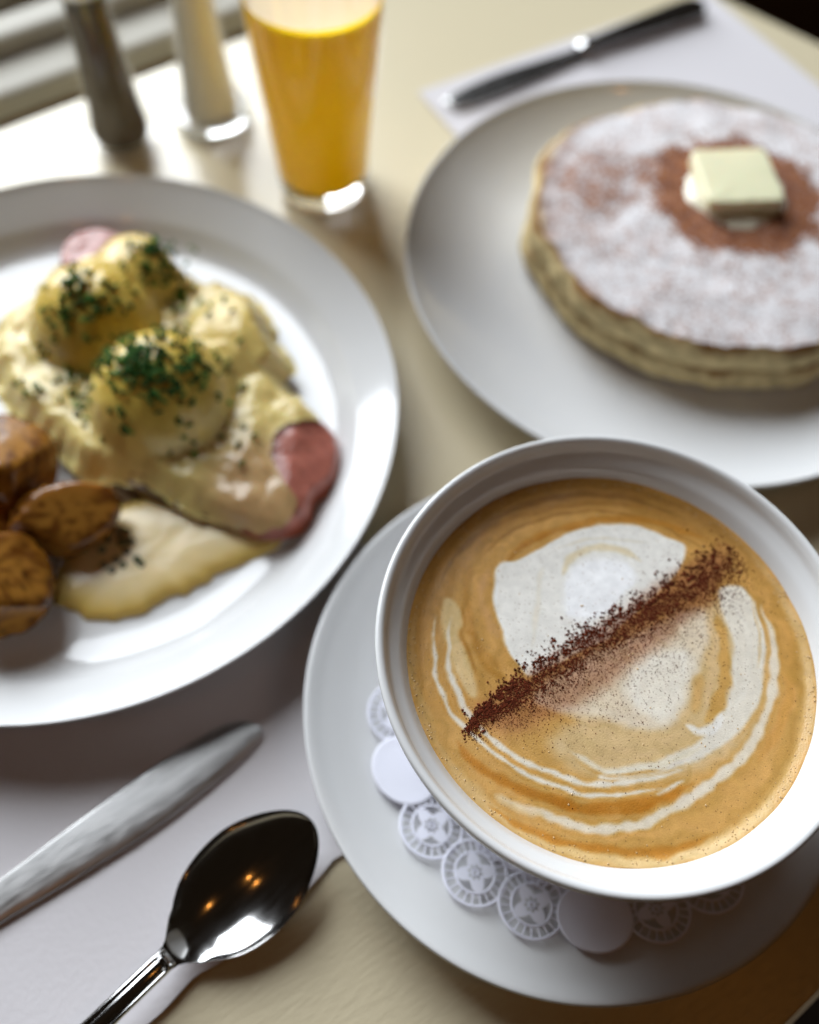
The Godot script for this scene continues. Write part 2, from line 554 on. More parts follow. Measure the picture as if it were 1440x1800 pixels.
func latte() -> void:
	var foam := Color8(236, 233, 226)
	var milk := Color8(226, 217, 199)
	var pale := Color8(220, 196, 152)
	var tan_c := Color8(206, 164, 100)
	var crema := Color8(193, 146, 76)
	var amber := Color8(184, 124, 44)
	var deep := Color8(142, 96, 38)
	var dark := Color8(112, 74, 30)
	art = Image.create(TS, TS, false, Image.FORMAT_RGBA8)
	art.fill(crema)
	# rings near the wall (angles in degrees: 0 right, 90 towards the camera)
	stroke(arc(545, 165, 330), 62, dark, 0.10, 0.0)
	stroke(arc(490, 180, 320), 40, deep, 0.10, 0.0)
	stroke(arc(520, 200, 300), 16, Color8(120, 84, 38), 0.2, 0.1)
	stroke(arc(462, 215, 312), 10, Color8(158, 112, 52), 0.3, 0.1)
	stroke(arc(505, 232, 318), 9, Color8(172, 124, 60), 0.25, 0.1)
	stroke(arc(560, -40, 190), 34, pale, 0.16, 0.0)
	stroke(arc(556, 40, 150), 30, Color8(228, 206, 160), 0.2, 0.0)
	# lower half is creamier, upper left darker
	patch([-535, 207, -323, 217, -67, 173, 237, 116, 468, 9, 537, 130, 458, 322, 284, 469, 38, 546, -191, 531, -401, 429], Color8(208, 164, 98), 40, 0.45)
	stroke([-426, -350, -314, -424, -179, -484, -23, -520, 132, -527, 256, -497], 30, deep, 0.1, 0)
	stroke([-461, -274, -369, -355, -237, -430, -93, -475, 53, -492, 197, -476], 10, Color8(160, 112, 52), 0.25, 0.1)
	stroke([-398, -352, -266, -437, -102, -491, 54, -515], 7, Color8(178, 132, 74), 0.2, 0.1)
	stroke([-293, -287, -219, -345, -123, -396, 12, -434, 146, -439, 249, -414, 313, -387], 17, amber, 0.3, 0.15)
	stroke([-312, -254, -237, -323, -143, -378, -8, -416], 10, Color8(176, 116, 40), 0.25, 0.1)
	# pinkish ribbon left of the crescent, gold shadow below it
	stroke([-330, -253, -361, -199, -365, -139, -341, -73, -309, -18], 24, Color8(206, 160, 116), 0.14, 0)
	stroke([-395, -258, -411, -175, -399, -78, -370, 6, -308, 75], 20, Color8(176, 122, 48), 0.14, 0)
	stroke([-416, -38, -380, -22, -370, 33, -334, 77, -290, 101], 18, Color8(172, 120, 42), 0.22, 0.1)
	# pale leaf on the left
	patch([-480, -125, -453, -132, -427, -105, -417, -57, -425, -28, -405, 36, -377, 98, -367, 151, -393, 153, -429, 102, -458, 21, -477, -53], Color8(214, 186, 134), 10, 0.9)
	stroke([-423, -115, -413, -58, -417, -24, -398, 35, -373, 89], 7, Color8(172, 120, 46), 0.35, 0.2)
	patch([-60, 20, 60, -60, 218, -134, 345, -190, 430, -90, 440, 40, 400, 160, 320, 260, 200, 320, 40, 350, -120, 330, -180, 260, -100, 200], Color8(219, 196, 156), 26, 0.65)
	# middle: beige foam below the cocoa
	patch([-221, 140, -116, 52, 29, -34, 178, -121, 272, -158, 293, -91, 254, 24, 201, 137, 152, 201, 67, 216, -17, 187, -119, 186], Color8(222, 206, 180), 16, 0.95)
	patch([40, 77, 116, -2, 207, -37, 238, 7, 213, 91, 154, 184, 103, 178, 45, 148], Color8(236, 229, 214), 22, 0.85)
	# wide milk band on the right, thinning along the bottom
	patch([333, -222, 400, -238, 439, -180, 449, -84, 437, 30, 405, 122, 348, 196, 283, 251, 212, 290, 126, 320, 42, 343, -41, 348, -23, 327, 61, 308, 146, 278, 225, 238, 282, 183, 324, 110, 348, 18, 354, -77, 335, -153], Color8(226, 218, 202), 8, 1.0)
	stroke([358, -194, 395, -118, 397, -23, 371, 80, 318, 163], 16, Color8(233, 227, 214), 0.2, 0)
	stroke([453, -181, 470, -105, 470, -10, 448, 92, 400, 192, 339, 273, 257, 344, 169, 406, 84, 451, 2, 476, -78, 481, -158, 467, -239, 442, -304, 415], 19, Color8(228, 219, 202), 0.4, 0.35)
	stroke([459, -143, 454, -46, 434, 66, 391, 158, 327, 231], 6, Color8(208, 168, 106), 0.45, 0.3)
	stroke([427, -199, 433, -102, 421, 12], 5, Color8(214, 184, 134), 0.3, 0.2)
	# tan arcs curling inside the band
	stroke([320, -142, 329, -56, 323, 38, 297, 121, 248, 181], 22, Color8(201, 156, 84), 0.4, 0.45)
	stroke([253, 43, 238, 107, 220, 161], 22, Color8(206, 164, 98), 0.25, 0.2)
	stroke([196, 194, 236, 212, 277, 188, 303, 147], 18, foam, 0.4, 0.4)
	# fine lines sweeping round the bottom
	stroke([-494, -80, -498, 6, -485, 97, -452, 183, -398, 248, -322, 310, -239, 354, -157, 381, -59, 394, 39, 387, 140, 360], 9, milk, 0.45, 0.35)
	stroke([-451, -74, -458, 12, -448, 94, -409, 180, -348, 253, -272, 307, -189, 342, -107, 361, -8, 362, 92, 343, 194, 308], 11, milk, 0.5, 0.35)
	stroke([-122, 292, -56, 318, 10, 324, 94, 310, 180, 279, 250, 241], 12, Color8(226, 215, 192), 0.4, 0.3)
	stroke([-106, 313, -40, 336, 43, 334, 135, 312], 5, Color8(200, 152, 82), 0.3, 0.2)
	stroke([105, 383, 118, 382, 139, 368, 183, 341], 9, milk, 0.35, 0.3)
	# amber under the lines
	stroke([-422, 284, -371, 338, -288, 381, -190, 415, -93, 428, 5, 421, 104, 403, 207, 347], 22, Color8(178, 114, 34), 0.34, 0.2)
	stroke([-190, 423, -77, 440, 20, 436, 103, 411], 12, Color8(178, 114, 34), 0.25, 0.15)
	stroke([-336, 440, -255, 486, -159, 514, -48, 529, 47, 534, 143, 520, 243, 471], 18, Color8(188, 124, 44), 0.34, 0.15)
	stroke([381, 278, 452, 188, 496, 89, 518, -32, 507, -146], 20, Color8(198, 148, 76), 0.25, 0.15)
	stroke([-320, 412, -255, 443, -191, 462], 16, pale, 0.28, 0.1)
	# the big white crescent
	patch([-314, -259, -256, -277, -181, -327, -95, -382, -8, -416, 97, -419, 181, -393, 245, -366, 228, -286, 157, -199, 69, -113, -25, -30, -133, 34, -221, 87, -257, 55, -291, 9, -305, -47, -326, -113, -329, -182], Color8(234, 231, 223), 6, 1.0)
	patch([-112, -100, -121, -178, -99, -250, -51, -290, 15, -302, 70, -284, 95, -234, 36, -170, -21, -106], Color8(245, 245, 245), 14, 1.0)
	stroke([-127, -228, -107, -280, -59, -318, -2, -336, 63, -325, 108, -297], 20, Color8(226, 205, 160), 0.28, 0.1)
	stroke([-144, -319, -49, -359, 47, -371, 140, -358], 9, Color8(228, 216, 190), 0.2, 0)
	stroke([-182, -264, -201, -171, -211, -73, -220, 4], 16, Color8(229, 219, 196), 0.16, 0)
	# cocoa stain under the powder
	patch([-383, 196, -290, 127, -185, 38, -59, -55, 71, -153, 188, -252, 308, -334, 375, -349, 347, -264, 291, -169, 173, -63, 60, 39, -66, 138, -188, 208, -297, 250], Color8(150, 94, 60), 30, 0.55)
	art.resize(190, 190, Image.INTERPOLATE_LANCZOS)
	art.resize(TS, TS, Image.INTERPOLATE_CUBIC)
	# pull the painted shapes about, add foam grain and burst bubbles
	var wx := noise_bytes(TS, 0.008, FastNoiseLite.TYPE_SIMPLEX_SMOOTH, 2, 61)
	var wy := noise_bytes(TS, 0.008, FastNoiseLite.TYPE_SIMPLEX_SMOOTH, 2, 62)
	var g1 := noise_bytes(TS, 0.35, FastNoiseLite.TYPE_SIMPLEX, 2, 63)
	var g2 := noise_bytes(TS, 0.03, FastNoiseLite.TYPE_SIMPLEX_SMOOTH, 4, 64)
	var src := art.get_data()
	var dst := PackedByteArray()
	dst.resize(TS * TS * 3)
	var k := 0
	for y in TS:
		for x in TS:
			var i := y * TS + x
			var sx := clampi(x + (wx[i] - 128) / 17, 0, TS - 1)
			var sy := clampi(y + (wy[i] - 128) / 17, 0, TS - 1)
			var s := (sy * TS + sx) * 4
			var px := (x - 512) / 512.0
			var pz := (y - 512) / 512.0
			var pr := sqrt(px * px + pz * pz) + 0.0001
			var streak := noise_a.get_noise_3d(px / pr * 0.9, pz / pr * 0.9, pr * 13.0 + (wx[i] - 128) * 0.006)
			var tone := 1.0 - clampf((src[s + 2] - 90) / 110.0, 0.0, 1.0)     # crema takes more of the streaks than white foam
			var f := 1.0 + (g1[i] - 128) * 0.0003 + (g2[i] - 128) * 0.0003 + streak * (0.02 + 0.07 * tone)
			dst[k] = clampi(int(src[s] * f), 0, 255)
			dst[k + 1] = clampi(int(src[s + 1] * f), 0, 255)
			dst[k + 2] = clampi(int(src[s + 2] * (f + streak * 0.08 * tone)), 0, 255)
			k += 3
	art = Image.create_from_data(TS, TS, false, Image.FORMAT_RGB8, dst)
	art.convert(Image.FORMAT_RGBA8)
	var bump := Image.create_from_data(TS, TS, false, Image.FORMAT_L8, noise_bytes(TS, 0.16, FastNoiseLite.TYPE_SIMPLEX, 2, 66))
	bump.convert(Image.FORMAT_RGBA8)
	var hole := soft_dab(1.6, Color8(92, 66, 38), 0.75, 0.2)
	var hole2 := soft_dab(2.4, Color8(92, 66, 38), 0.6, 0.2)
	var pit := soft_dab(3.0, Color(0, 0, 0), 0.9, 0.1)
	for n in 1500:
		var a := rng.randf() * TAU
		var r := sqrt(rng.randf()) * 500.0
		var p := Vector2i(int(TS / 2 + cos(a) * r), int(TS / 2 + sin(a) * r))
		var h: Image = hole2 if rng.randf() < 0.12 else hole
		art.blend_rect(h, Rect2i(0, 0, h.get_width(), h.get_width()), p)
		bump.blend_rect(pit, Rect2i(0, 0, 7, 7), p - Vector2i(1, 1))
	bump.convert(Image.FORMAT_L8)
	art.generate_mipmaps()
	var m := mat(Color.WHITE, 0.34, 0.0, 0.45)
	m.albedo_texture = tex(art)
	m.heightmap_enabled = true
	m.heightmap_scale = 0.005
	m.heightmap_texture = tex(bump)
	var rows := []
	var uvs := PackedVector2Array()
	for i in 49:
		var t := i / 48.0
		var row := PackedVector3Array()
		for j in 160:
			var a := TAU * j / 160
			var rr := COFFEE_R * 1.010 * t
			var x := rr * cos(a)
			var z := rr * sin(a)
			var y := foam_y(x, z)
			row.append(Vector3(x, y, z))
			uvs.append(Vector2(x, z) / (2.0 * COFFEE_R) + Vector2(0.5, 0.5))
		rows.append(row)
	var l := thing("latte", "latte with swirled white milk foam and a cocoa stripe", "coffee", CUP + Vector3(0, COFFEE_Y - 0.0004, 0))
	obj("foam_surface", grid(rows, true, true, null, uvs), m, l)
	# bubbles along the wall and a few in the foam
	var bub := SphereMesh.new()
	bub.radius = 1.0
	bub.height = 2.0
	bub.radial_segments = 10
	bub.rings = 6
	var bm := MultiMesh.new()
	bm.transform_format = MultiMesh.TRANSFORM_3D
	bm.mesh = bub
	bm.instance_count = 520
	for n in 520:
		var a := rng.randf() * TAU
		var rr := COFFEE_R * (1.0 - absf(rng.randfn(0, 0.022)) - 0.004) if n < 430 else COFFEE_R * sqrt(rng.randf())
		var sz := rng.randf_range(0.00010, 0.00032)
		bm.set_instance_transform(n, Transform3D(Basis.IDENTITY.scaled(Vector3(sz, sz * 0.7, sz)), Vector3(cos(a) * rr, foam_y(cos(a) * rr, sin(a) * rr), sin(a) * rr)))
	var bi := MultiMeshInstance3D.new()
	bi.name = "foam_bubbles"
	bi.multimesh = bm
	bi.material_override = mat(lin(0.55, 0.36, 0.16), 0.12, 0.0, 0.6)
	bi.set_meta("kind", "stuff")
	l.add_child(bi, true)
	# cocoa: loose grains and small clumps
	var line := catmull(pts([-405, 250, -338, 177, -245, 98, -116, -4, 18, -101, 139, -181, 263, -265, 392, -360], 0.0001), false, 24)
	var pieces := []
	for n in 21000:
		var s := rng.randf()
		var dense := 0.35 + 0.65 * smooth(0.0, 0.22, s) * (1.0 - 0.5 * smooth(0.85, 1.0, s))
		if rng.randf() > dense:
			continue
		var q := s * (line.size() - 1)
		var i := mini(int(q), line.size() - 2)
		var p := line[i].lerp(line[i + 1], q - i)
		var tg := (line[i + 1] - line[i]).normalized()
		var nn := Vector2(-tg.y, tg.x)        # towards lower right
		if nn.y < 0.0:
			nn = -nn
		var kind := rng.randf()
		var off := 0.0
		var size := 0.0
		var width := 0.0010 + 0.0035 * smooth(0.03, 0.35, s) + 0.0016 * smooth(0.70, 1.0, s)
		if kind < 0.45:                        # dark core
			off = rng.randfn(0.0, 1.0) * width * 0.62 + width * 0.50
			size = rng.randf_range(0.00011, 0.00026)
		elif kind < 0.50:                      # clumps along the upper edge
			off = -absf(rng.randfn(0.0, 1.0)) * width * 0.55 + width * 0.1
			size = rng.randf_range(0.0002, 0.00042)
		else:                                  # fine dust drifting down
			off = 0.0016 - log(maxf(rng.randf(), 0.0005)) * (0.0012 + 0.0052 * smooth(0.05, 0.45, s) * (1.0 - 0.45 * smooth(0.6, 1.0, s)))
			size = rng.randf_range(0.00007, 0.00015)
		var clump := noise_a.get_noise_2d(p.x * 260.0 + nn.x * off * 260.0, p.y * 260.0 + nn.y * off * 260.0)
		if kind < 0.50 and clump < -0.02 - rng.randf() * 0.25:
			continue
		p += nn * (off + 0.0011 * noise_b.get_noise_1d(s * 9.0) + 0.0006 * noise_b.get_noise_1d(s * 40.0)) + tg * rng.randfn(0.0, 0.0006)
		if p.length() > COFFEE_R * 0.975:
			continue
		pieces.append([p, size])
	for n in 320:                              # stray specks, most of them towards the upper right
		var a := rng.randf() * TAU
		var sp := Vector2(cos(a), sin(a)) * sqrt(rng.randf()) * COFFEE_R * 0.95
		if n > 60:
			sp = Vector2(0.030 + rng.randfn(0, 0.009), -0.026 + rng.randfn(0, 0.008))
		if sp.length() > COFFEE_R * 0.96:
			continue
		pieces.append([sp, rng.randf_range(0.00006, 0.00016)])
	for c in [[-366, 175, 5.0], [-404, 203, 4.5], [-412, 196, 4.0], [-378, 226, 5.5], [-370, 238, 5.0], [-352, 250, 5.5], [-362, 262, 4.5], [-392, 258, 3.0], [-404, 272, 3.2], [-400, 282, 2.2], [-330, 215, 6.0], [-318, 190, 5.0], [-300, 150, 4.6], [-282, 160, 5.0], [-296, 172, 4.4], [-262, 132, 4.2], [-306, 130, 3.4]]:
		for n in 3:
			pieces.append([Vector2(c[0], c[1]) * 0.0001 + Vector2(rng.randf_range(-3, 3), rng.randf_range(-3, 3)) * 0.0001, c[2] * 0.00007])
	var bl := SphereMesh.new()
	bl.radius = 1.0
	bl.height = 1.7
	bl.radial_segments = 7
	bl.rings = 4
	var mm := MultiMesh.new()
	mm.transform_format = MultiMesh.TRANSFORM_3D
	mm.use_colors = true
	mm.mesh = bl
	mm.instance_count = pieces.size()
	for n in pieces.size():
		var p: Vector2 = pieces[n][0]
		var s: float = pieces[n][1]
		var bs := Basis.from_euler(Vector3(rng.randf() * TAU, rng.randf() * TAU, 0)).scaled(Vector3(s * rng.randf_range(0.8, 1.3), s * 0.8, s * rng.randf_range(0.8, 1.2)))
		mm.set_instance_transform(n, Transform3D(bs, Vector3(p.x, s * 0.35 + foam_y(p.x, p.y), p.y)))
		var v := rng.randf_range(0.5, 1.7)
		mm.set_instance_color(n, Color(0.095 * v, 0.019 * v, 0.007 * v))
	var mi := MultiMeshInstance3D.new()
	mi.name = "cocoa_powder"
	mi.multimesh = mm
	mi.material_override = painted(0.75, 0.2)
	mi.set_meta("kind", "stuff")
	l.add_child(mi, true)

# ---- lace doily between cup and saucer
var lace: Array = []
func lace_quad(st: SurfaceTool, a: Vector3, b: Vector3, w: float, hgt: float) -> void:
	# a raised paper thread from a to b, flat below and ridged on top
	var d := (b - a).normalized()
	var s := d.cross(Vector3.UP).normalized() * w * 0.5
	var up := Vector3(0, hgt, 0)
	var A := [a - s, a - s * 0.55 + up, a + s * 0.55 + up, a + s]
	var B := [b - s, b - s * 0.55 + up, b + s * 0.55 + up, b + s]
	for k in 3:
		for v in [A[k], B[k + 1], B[k], A[k], A[k + 1], B[k + 1]]:
			st.add_vertex(v)
	for v in [A[0], B[0], B[3], A[0], B[3], A[3]]:
		st.add_vertex(v)

func lace_ring(st: SurfaceTool, c: Vector3, r: float, w: float, hgt: float, n: int, a0 := 0.0, a1 := TAU) -> void:
	for k in n:
		var x := lerpf(a0, a1, float(k) / n)
		var y := lerpf(a0, a1, (k + 1.06) / n)
		lace_quad(st, c + Vector3(cos(x), 0, sin(x)) * r, c + Vector3(cos(y), 0, sin(y)) * r, w, hgt)

func saucer_top(r: float) -> float:
	var c := Curve.new()
	c.min_value = 0.0
	c.max_value = 0.03
	for q in [[0.0, 0.0066], [0.036, 0.0071], [0.052, 0.0078], [0.062, 0.0092], [0.072, 0.0128], [0.081, 0.0179], [0.088, 0.0222]]:
		c.add_point(Vector2(q[0], q[1]), 0, 0, Curve.TANGENT_LINEAR, Curve.TANGENT_LINEAR)
	return 0.0008 + c.sample(r)

func doily() -> void:
	var paper := mat(lin(0.86, 0.87, 0.96), 0.8, 0.0, 0.3)
	paper.backlight_enabled = true
	paper.backlight = lin(0.2, 0.2, 0.24)
	var c0 := SAUCER + Vector3(0.0035, 0, 0.0035)
	var d := thing("doily", "white paper lace doily with round medallions and plain petals under the cup", "doily", c0)
	# inner disc
	var rows := []
	for r in [0.0, 0.02, 0.036, 0.044, 0.050, 0.0535]:
		var row := PackedVector3Array()
		for j in 120:
			var a := TAU * j / 120
			var wav: float = r + (0.0012 * cos(20.0 * a) if r > 0.053 else 0.0)
			row.append(Vector3(cos(a) * wav, 0.0083 + 0.0020 * smooth(0.036, 0.054, r), sin(a) * wav))
		rows.append(row)
	obj("paper_disc", grid(rows, true, true), paper, d)
	# medallion: rim, spokes with open slots, ring, pierced star
	var R := 0.0104
	var st := SurfaceTool.new()
	st.begin(Mesh.PRIMITIVE_TRIANGLES)
	st.set_smooth_group(-1)
	var o := Vector3.ZERO
	lace_ring(st, o, R * 0.96, R * 0.10, 0.00022, 44)
	lace_ring(st, o, R * 0.60, R * 0.085, 0.00030, 36)
	for k in 22:
		var a := TAU * k / 22
		var u := Vector3(cos(a), 0, sin(a))
		lace_quad(st, u * R * 0.60, u * R * 0.93, 0.00048, 0.00025)
	for k in 40:                                 # star plate with four arms and four lens-shaped openings
		var a := TAU * k / 40
		var b := TAU * (k + 1) / 40
		var ra := R * lerpf(0.30, 0.60, pow(absf(cos(2.0 * a)), 1.6))
		var rb := R * lerpf(0.30, 0.60, pow(absf(cos(2.0 * b)), 1.6))
		var ia := R * lerpf(0.12, 0.24, pow(absf(sin(4.0 * a)), 0.7))
		var ib := R * lerpf(0.12, 0.24, pow(absf(sin(4.0 * b)), 0.7))
		var q := [Vector3(cos(a) * ia, 0.0003, sin(a) * ia), Vector3(cos(a) * ra, 0.0003, sin(a) * ra), Vector3(cos(b) * rb, 0.0003, sin(b) * rb), Vector3(cos(b) * ib, 0.0003, sin(b) * ib)]
		for v in [q[0], q[1], q[2], q[0], q[2], q[3]]:
			st.add_vertex(v)
	lace_ring(st, o, R * 0.09, R * 0.07, 0.0005, 10)
	st.generate_normals()
	var med := st.commit()
	# plain petal: a solid disc with a raised edge
	var prow := []
	for q in [[0.0, 0.0004], [0.5, 0.0005], [0.86, 0.0004], [0.93, 0.0007], [1.0, 0.0005], [1.0, 0.0002]]:
		var row := PackedVector3Array()
		for j in 48:
			var a := TAU * j / 48
			row.append(Vector3(cos(a) * q[0] * R * 1.02, q[1], sin(a) * q[0] * R * 1.12))
		prow.append(row)
	var petal := grid(prow, true, true)
	# joining strips between the scallops
	for k in 20:
		var a := deg_to_rad(160.0 - 18.0 * k)
		var r := 0.0610
		var plain := k % 4 == 0
		var it := obj("plain_petal" if plain else "medallion", petal if plain else med, paper, d)
		var lift := rng.randf_range(0.0, 0.0003)
		var away := Vector2(cos(a) * r + 0.0035, sin(a) * r + 0.0035).length()     # from the saucer's own centre
		var rise := (saucer_top(away + R) + 0.0006 - 0.0100) / (2.0 * R)             # the outer edge lies on the saucer
		it.position = Vector3(cos(a) * r, 0.0100 + rise * R + 0.0010 + lift, sin(a) * r)
		it.rotation = Vector3(0, -a, 0)
		it.basis = Basis(Vector3.UP, -a) * Basis(Vector3.BACK, maxf(0.12, atan(rise)) + rng.randf_range(0.0, 0.03)) * Basis(Vector3.UP, rng.randf() * 1.0)
	var band := []
	for q in [[0.0520, 0.0], [0.0528, 0.0005], [0.0536, 0.0]]:
		var row := PackedVector3Array()
		for j in 160:
			var a := TAU * j / 160
			var rr: float = q[0] + 0.0006 * sin(a * 60.0)
			row.append(Vector3(cos(a) * rr, 0.0104 + q[1], sin(a) * rr))
		band.append(row)
	obj("lace_band", grid(band, true, true), paper, d)

func steel(rough: float, cloud: float, tone := 0.60, along := 12.0) -> StandardMaterial3D:
	var m := mat(lin(tone, tone * 0.985, tone * 0.97), 1.0, 1.0)
	m.roughness_texture = gray_tex(256, 0.02, 5, 71, rough * (1.0 - cloud), rough * (1.0 + cloud))
	m.albedo_texture = gray_tex(256, 0.016, 5, 73, 0.90, 1.0)
	m.uv1_triplanar = true
	m.uv1_scale = Vector3(along, 60, 90)          # brushed along the piece
	return m

func knife_mesh() -> Array:
	# local axis: +x from the tip back to the handle end, z across, y up
	var brows := []
	var outline := [[-0.0021, -0.0020, -0.0002], [-0.0017, -0.0034, 0.0010], [0.0, -0.0058, 0.0019], [0.0024, -0.0079, 0.0027], [0.007, -0.0096, 0.0038], [0.012, -0.0103, 0.0047], [0.020, -0.0108, 0.0058], [0.035, -0.0110, 0.0070], [0.049, -0.0105, 0.0073], [0.065, -0.0094, 0.0066], [0.080, -0.0080, 0.0057], [0.0935, -0.0070, 0.0049], [0.105, -0.0062, 0.0044]]
	for q in outline:
		var x: float = q[0]
		var a: float = q[1]      # spine side
		var b: float = q[2]      # cutting edge
		var row := PackedVector3Array()
		for p in [[0.0, 0.0], [0.015, 0.0008], [0.03, 0.0011], [0.06, 0.0013], [0.10, 0.00138], [0.50, 0.00138], [0.80, 0.0012], [0.95, 0.0006], [1.0, 0.0001], [0.97, -0.0004], [0.5, -0.0009], [0.03, -0.0009]]:
			var e := 0.6 + 0.4 * smooth(-0.002, 0.004, x)
			row.append(Vector3(x, 0.0012 + p[1] * e, -lerpf(a, b, p[0])))
		brows.append(row)
	var hrows := []
	for q in [[0.104, 0.0050, 0.0016], [0.108, 0.0056, 0.0034], [0.113, 0.0058, 0.0038], [0.118, 0.0050, 0.0032], [0.130, 0.0060, 0.0034], [0.160, 0.0078, 0.0036], [0.190, 0.0092, 0.0036], [0.203, 0.0090, 0.0033], [0.209, 0.0066, 0.0026], [0.2115, 0.0010, 0.0012]]:
		var row := PackedVector3Array()
		for j in 20:
			var an := TAU * j / 20
			row.append(Vector3(q[0], 0.0036 + sin(an) * q[2], -cos(an) * q[1]))
		hrows.append(row)
	return [grid(brows, true), grid(hrows, true, true)]

func cutlery() -> void:
	var m := steel(0.40, 0.28, 0.52, 16.0)
	var k := knife_mesh()
	var a := thing("table_knife", "steel table knife with scratched blade lying beside the spoon", "knife", Vector3(-0.0462, 0.0016, -0.0822), 0.0, "steel table knives")
	obj("blade", k[0], m, a)
	obj("handle", k[1], m, a)
	a.basis = Basis(Vector3(-0.775, 0, 0.632), Vector3.UP, Vector3(-0.632, 0, -0.775)) * Basis(Vector3.RIGHT, 0.05)
	var b: Node3D = a.duplicate()
	b.name = numbered("table_knife")
	add_child(b, true)
	b.position = Vector3(0.0040, 0.0016, -0.4187)
	b.basis = Basis(Vector3(0.823, 0, -0.568), Vector3.UP, Vector3(0.568, 0, 0.823)).scaled_local(Vector3(0.82, 1, 0.9))
	for part in b.get_children():
		part.material_override = steel(0.20, 0.2)
	b.set_meta("label", "dark reflecting table knife on the placemat behind the pancake plate")
	# teaspoon
	var s := thing("teaspoon", "polished steel teaspoon with dark bowl and ridged handle", "spoon", Vector3(-0.0604, 0.0018, -0.0168))
	s.basis = Basis(Vector3(0.672, 0, -0.7405), Vector3.UP, Vector3(0.7405, 0, 0.672))   * Basis(Vector3.RIGHT, 0.17)   # +x from neck to tip
	var sm := steel(0.13, 0.35, 0.62, 14.0)
	var LB := 0.0518
	var top := []
	var NX := 44
	var NZ := 32
	for side in 2:
		var rows := []
		for i in NX + 1:
			var t := -0.09 + 1.09 * sin(PI * 0.5 * i / NX)
			var w := 0.0168 * sqrt(maxf(0.0, 1.0 - pow(2.0 * t - 1.0, 2.0))) * (1.0 - 0.12 * smooth(0.55, 1.0, t)) * (1.0 - 0.10 * smooth(0.25, 0.0, t))
			if t < 0.10:
				w = lerpf(0.0033, 0.0092, pow(smooth(-0.09, 0.10, t), 1.3) ) if t < 0.0999 else w
			w = maxf(w, 0.0001)
			var row := PackedVector3Array()
			for j in NZ + 1:
				var q := -1.0 + 2.0 * j / NZ
				q = sin(q * PI / 2)
				var along := pow(sin(PI * clampf(t * 0.96 + 0.02, 0.0, 1.0)), 0.75)
				var depth := 0.0086 * along * pow(maxf(0.0, 1.0 - q * q), 0.8)
				var rimy := 0.0078 + 0.0092 * maxf(t, 0.0) - 0.0010 * sin(PI * clampf(t, 0.0, 1.0)) + 0.0012 * smooth(0.02, -0.09, t)
				var y := rimy - depth - (0.0011 if side == 1 else 0.0) * (0.25 + 0.75 * (1.0 - pow(absf(q), 6.0)))
				row.append(Vector3(t * LB, y, q * w))
			rows.append(row)
		top.append(rows)
	# inside, then outside, joined along the rim
	var all := []
	for i in NX + 1:
		var row: PackedVector3Array = top[0][i].duplicate()
		var under: PackedVector3Array = top[1][i].duplicate()
		under.reverse()
		row.append_array(under)
		all.append(row)
	obj("bowl", grid(all, true, true), sm, s)
	var hr := []
	# handle: flat bar with two raised ridges and a groove, widening to the end
	for q in [[-0.0028, 0.0030, 0.0092, 0.0], [-0.0040, 0.0032, 0.0099, 0.2], [-0.0052, 0.0033, 0.0103, 0.8], [-0.0064, 0.0034, 0.0106, 1.0], [-0.012, 0.0034, 0.0118, 1.0], [-0.030, 0.0035, 0.0128, 1.0], [-0.050, 0.0039, 0.0116, 1.0], [-0.070, 0.0048, 0.0094, 1.0], [-0.088, 0.0062, 0.0070, 1.0], [-0.098, 0.0064, 0.0056, 0.8], [-0.104, 0.0050, 0.0048, 0.3], [-0.107, 0.0012, 0.0044, 0.0]]:
		var row := PackedVector3Array()
		for p in [[-1.0, -0.4], [-0.96, 0.55], [-0.80, 0.92], [-0.66, 0.90], [-0.60, 0.45], [-0.54, 0.45], [-0.48, 0.85], [-0.3, 1.1], [0.0, 1.25], [0.3, 1.1], [0.48, 0.85], [0.54, 0.45], [0.60, 0.45], [0.66, 0.90], [0.80, 0.92], [0.96, 0.55], [1.0, -0.4], [0.8, -1.0], [-0.8, -1.0]]:
			var yy: float = p[1]
			if yy > 0.0:
				yy = lerpf(0.8, yy, q[3])
			row.append(Vector3(q[0], q[2] - 0.0011 + yy * 0.0012, p[0] * q[1]))
		hr.append(row)
	obj("handle", grid(hr, true, false), sm, s)
	# raised arch where the ridge ends at the neck
	var ar := []
	for kx in 17:
		var an := -PI / 2 + PI * kx / 16
		var c := Vector3(-0.0062 + cos(an) * 0.0025, 0.0110, sin(an) * 0.0025)
		var n := Vector3(cos(an), 0, sin(an))
		var row := PackedVector3Array()
		for j in 8:
			var b2 := TAU * j / 8
			row.append(c + n * cos(b2) * 0.00035 + Vector3.UP * sin(b2) * 0.0004)
		ar.append(row)
	obj("neck_ridge", grid(ar, true), sm, s)

# ---- star-shaped soft heap: outline points in metres (x, z), filled towards the centre
func heap(outline: PackedVector2Array, centre: Vector2, rings: int, height: Callable, colour: Callable) -> ArrayMesh:
	var rows := []
	var cols := PackedColorArray()
	for i in rings + 1:
		var t := float(i) / rings
		var row := PackedVector3Array()
		for p in outline:
			var q := centre.lerp(p, t)
			var y: float = height.call(q, t)
			row.append(Vector3(q.x, y, q.y))
			cols.append(colour.call(Vector3(q.x, y, q.y), t))
		rows.append(row)
	return grid(rows, true, not Geometry2D.is_polygon_clockwise(outline), cols)

func n2(x: float, z: float, f: float) -> float:
	return noise_a.get_noise_2d(x * f, z * f)

func dome(p: Vector2, c: Vector2, r: float, h: float) -> float:
	var d := p.distance_to(c) / r
	return h * sqrt(maxf(0.0, 1.0 - d * d)) - 0.03 * maxf(0.0, d - 1.0)

const DISH := 0.0072       # top of the left plate's well
var egg_at := [Vector2(-0.0975, -0.2035), Vector2(-0.1310, -0.2395)]

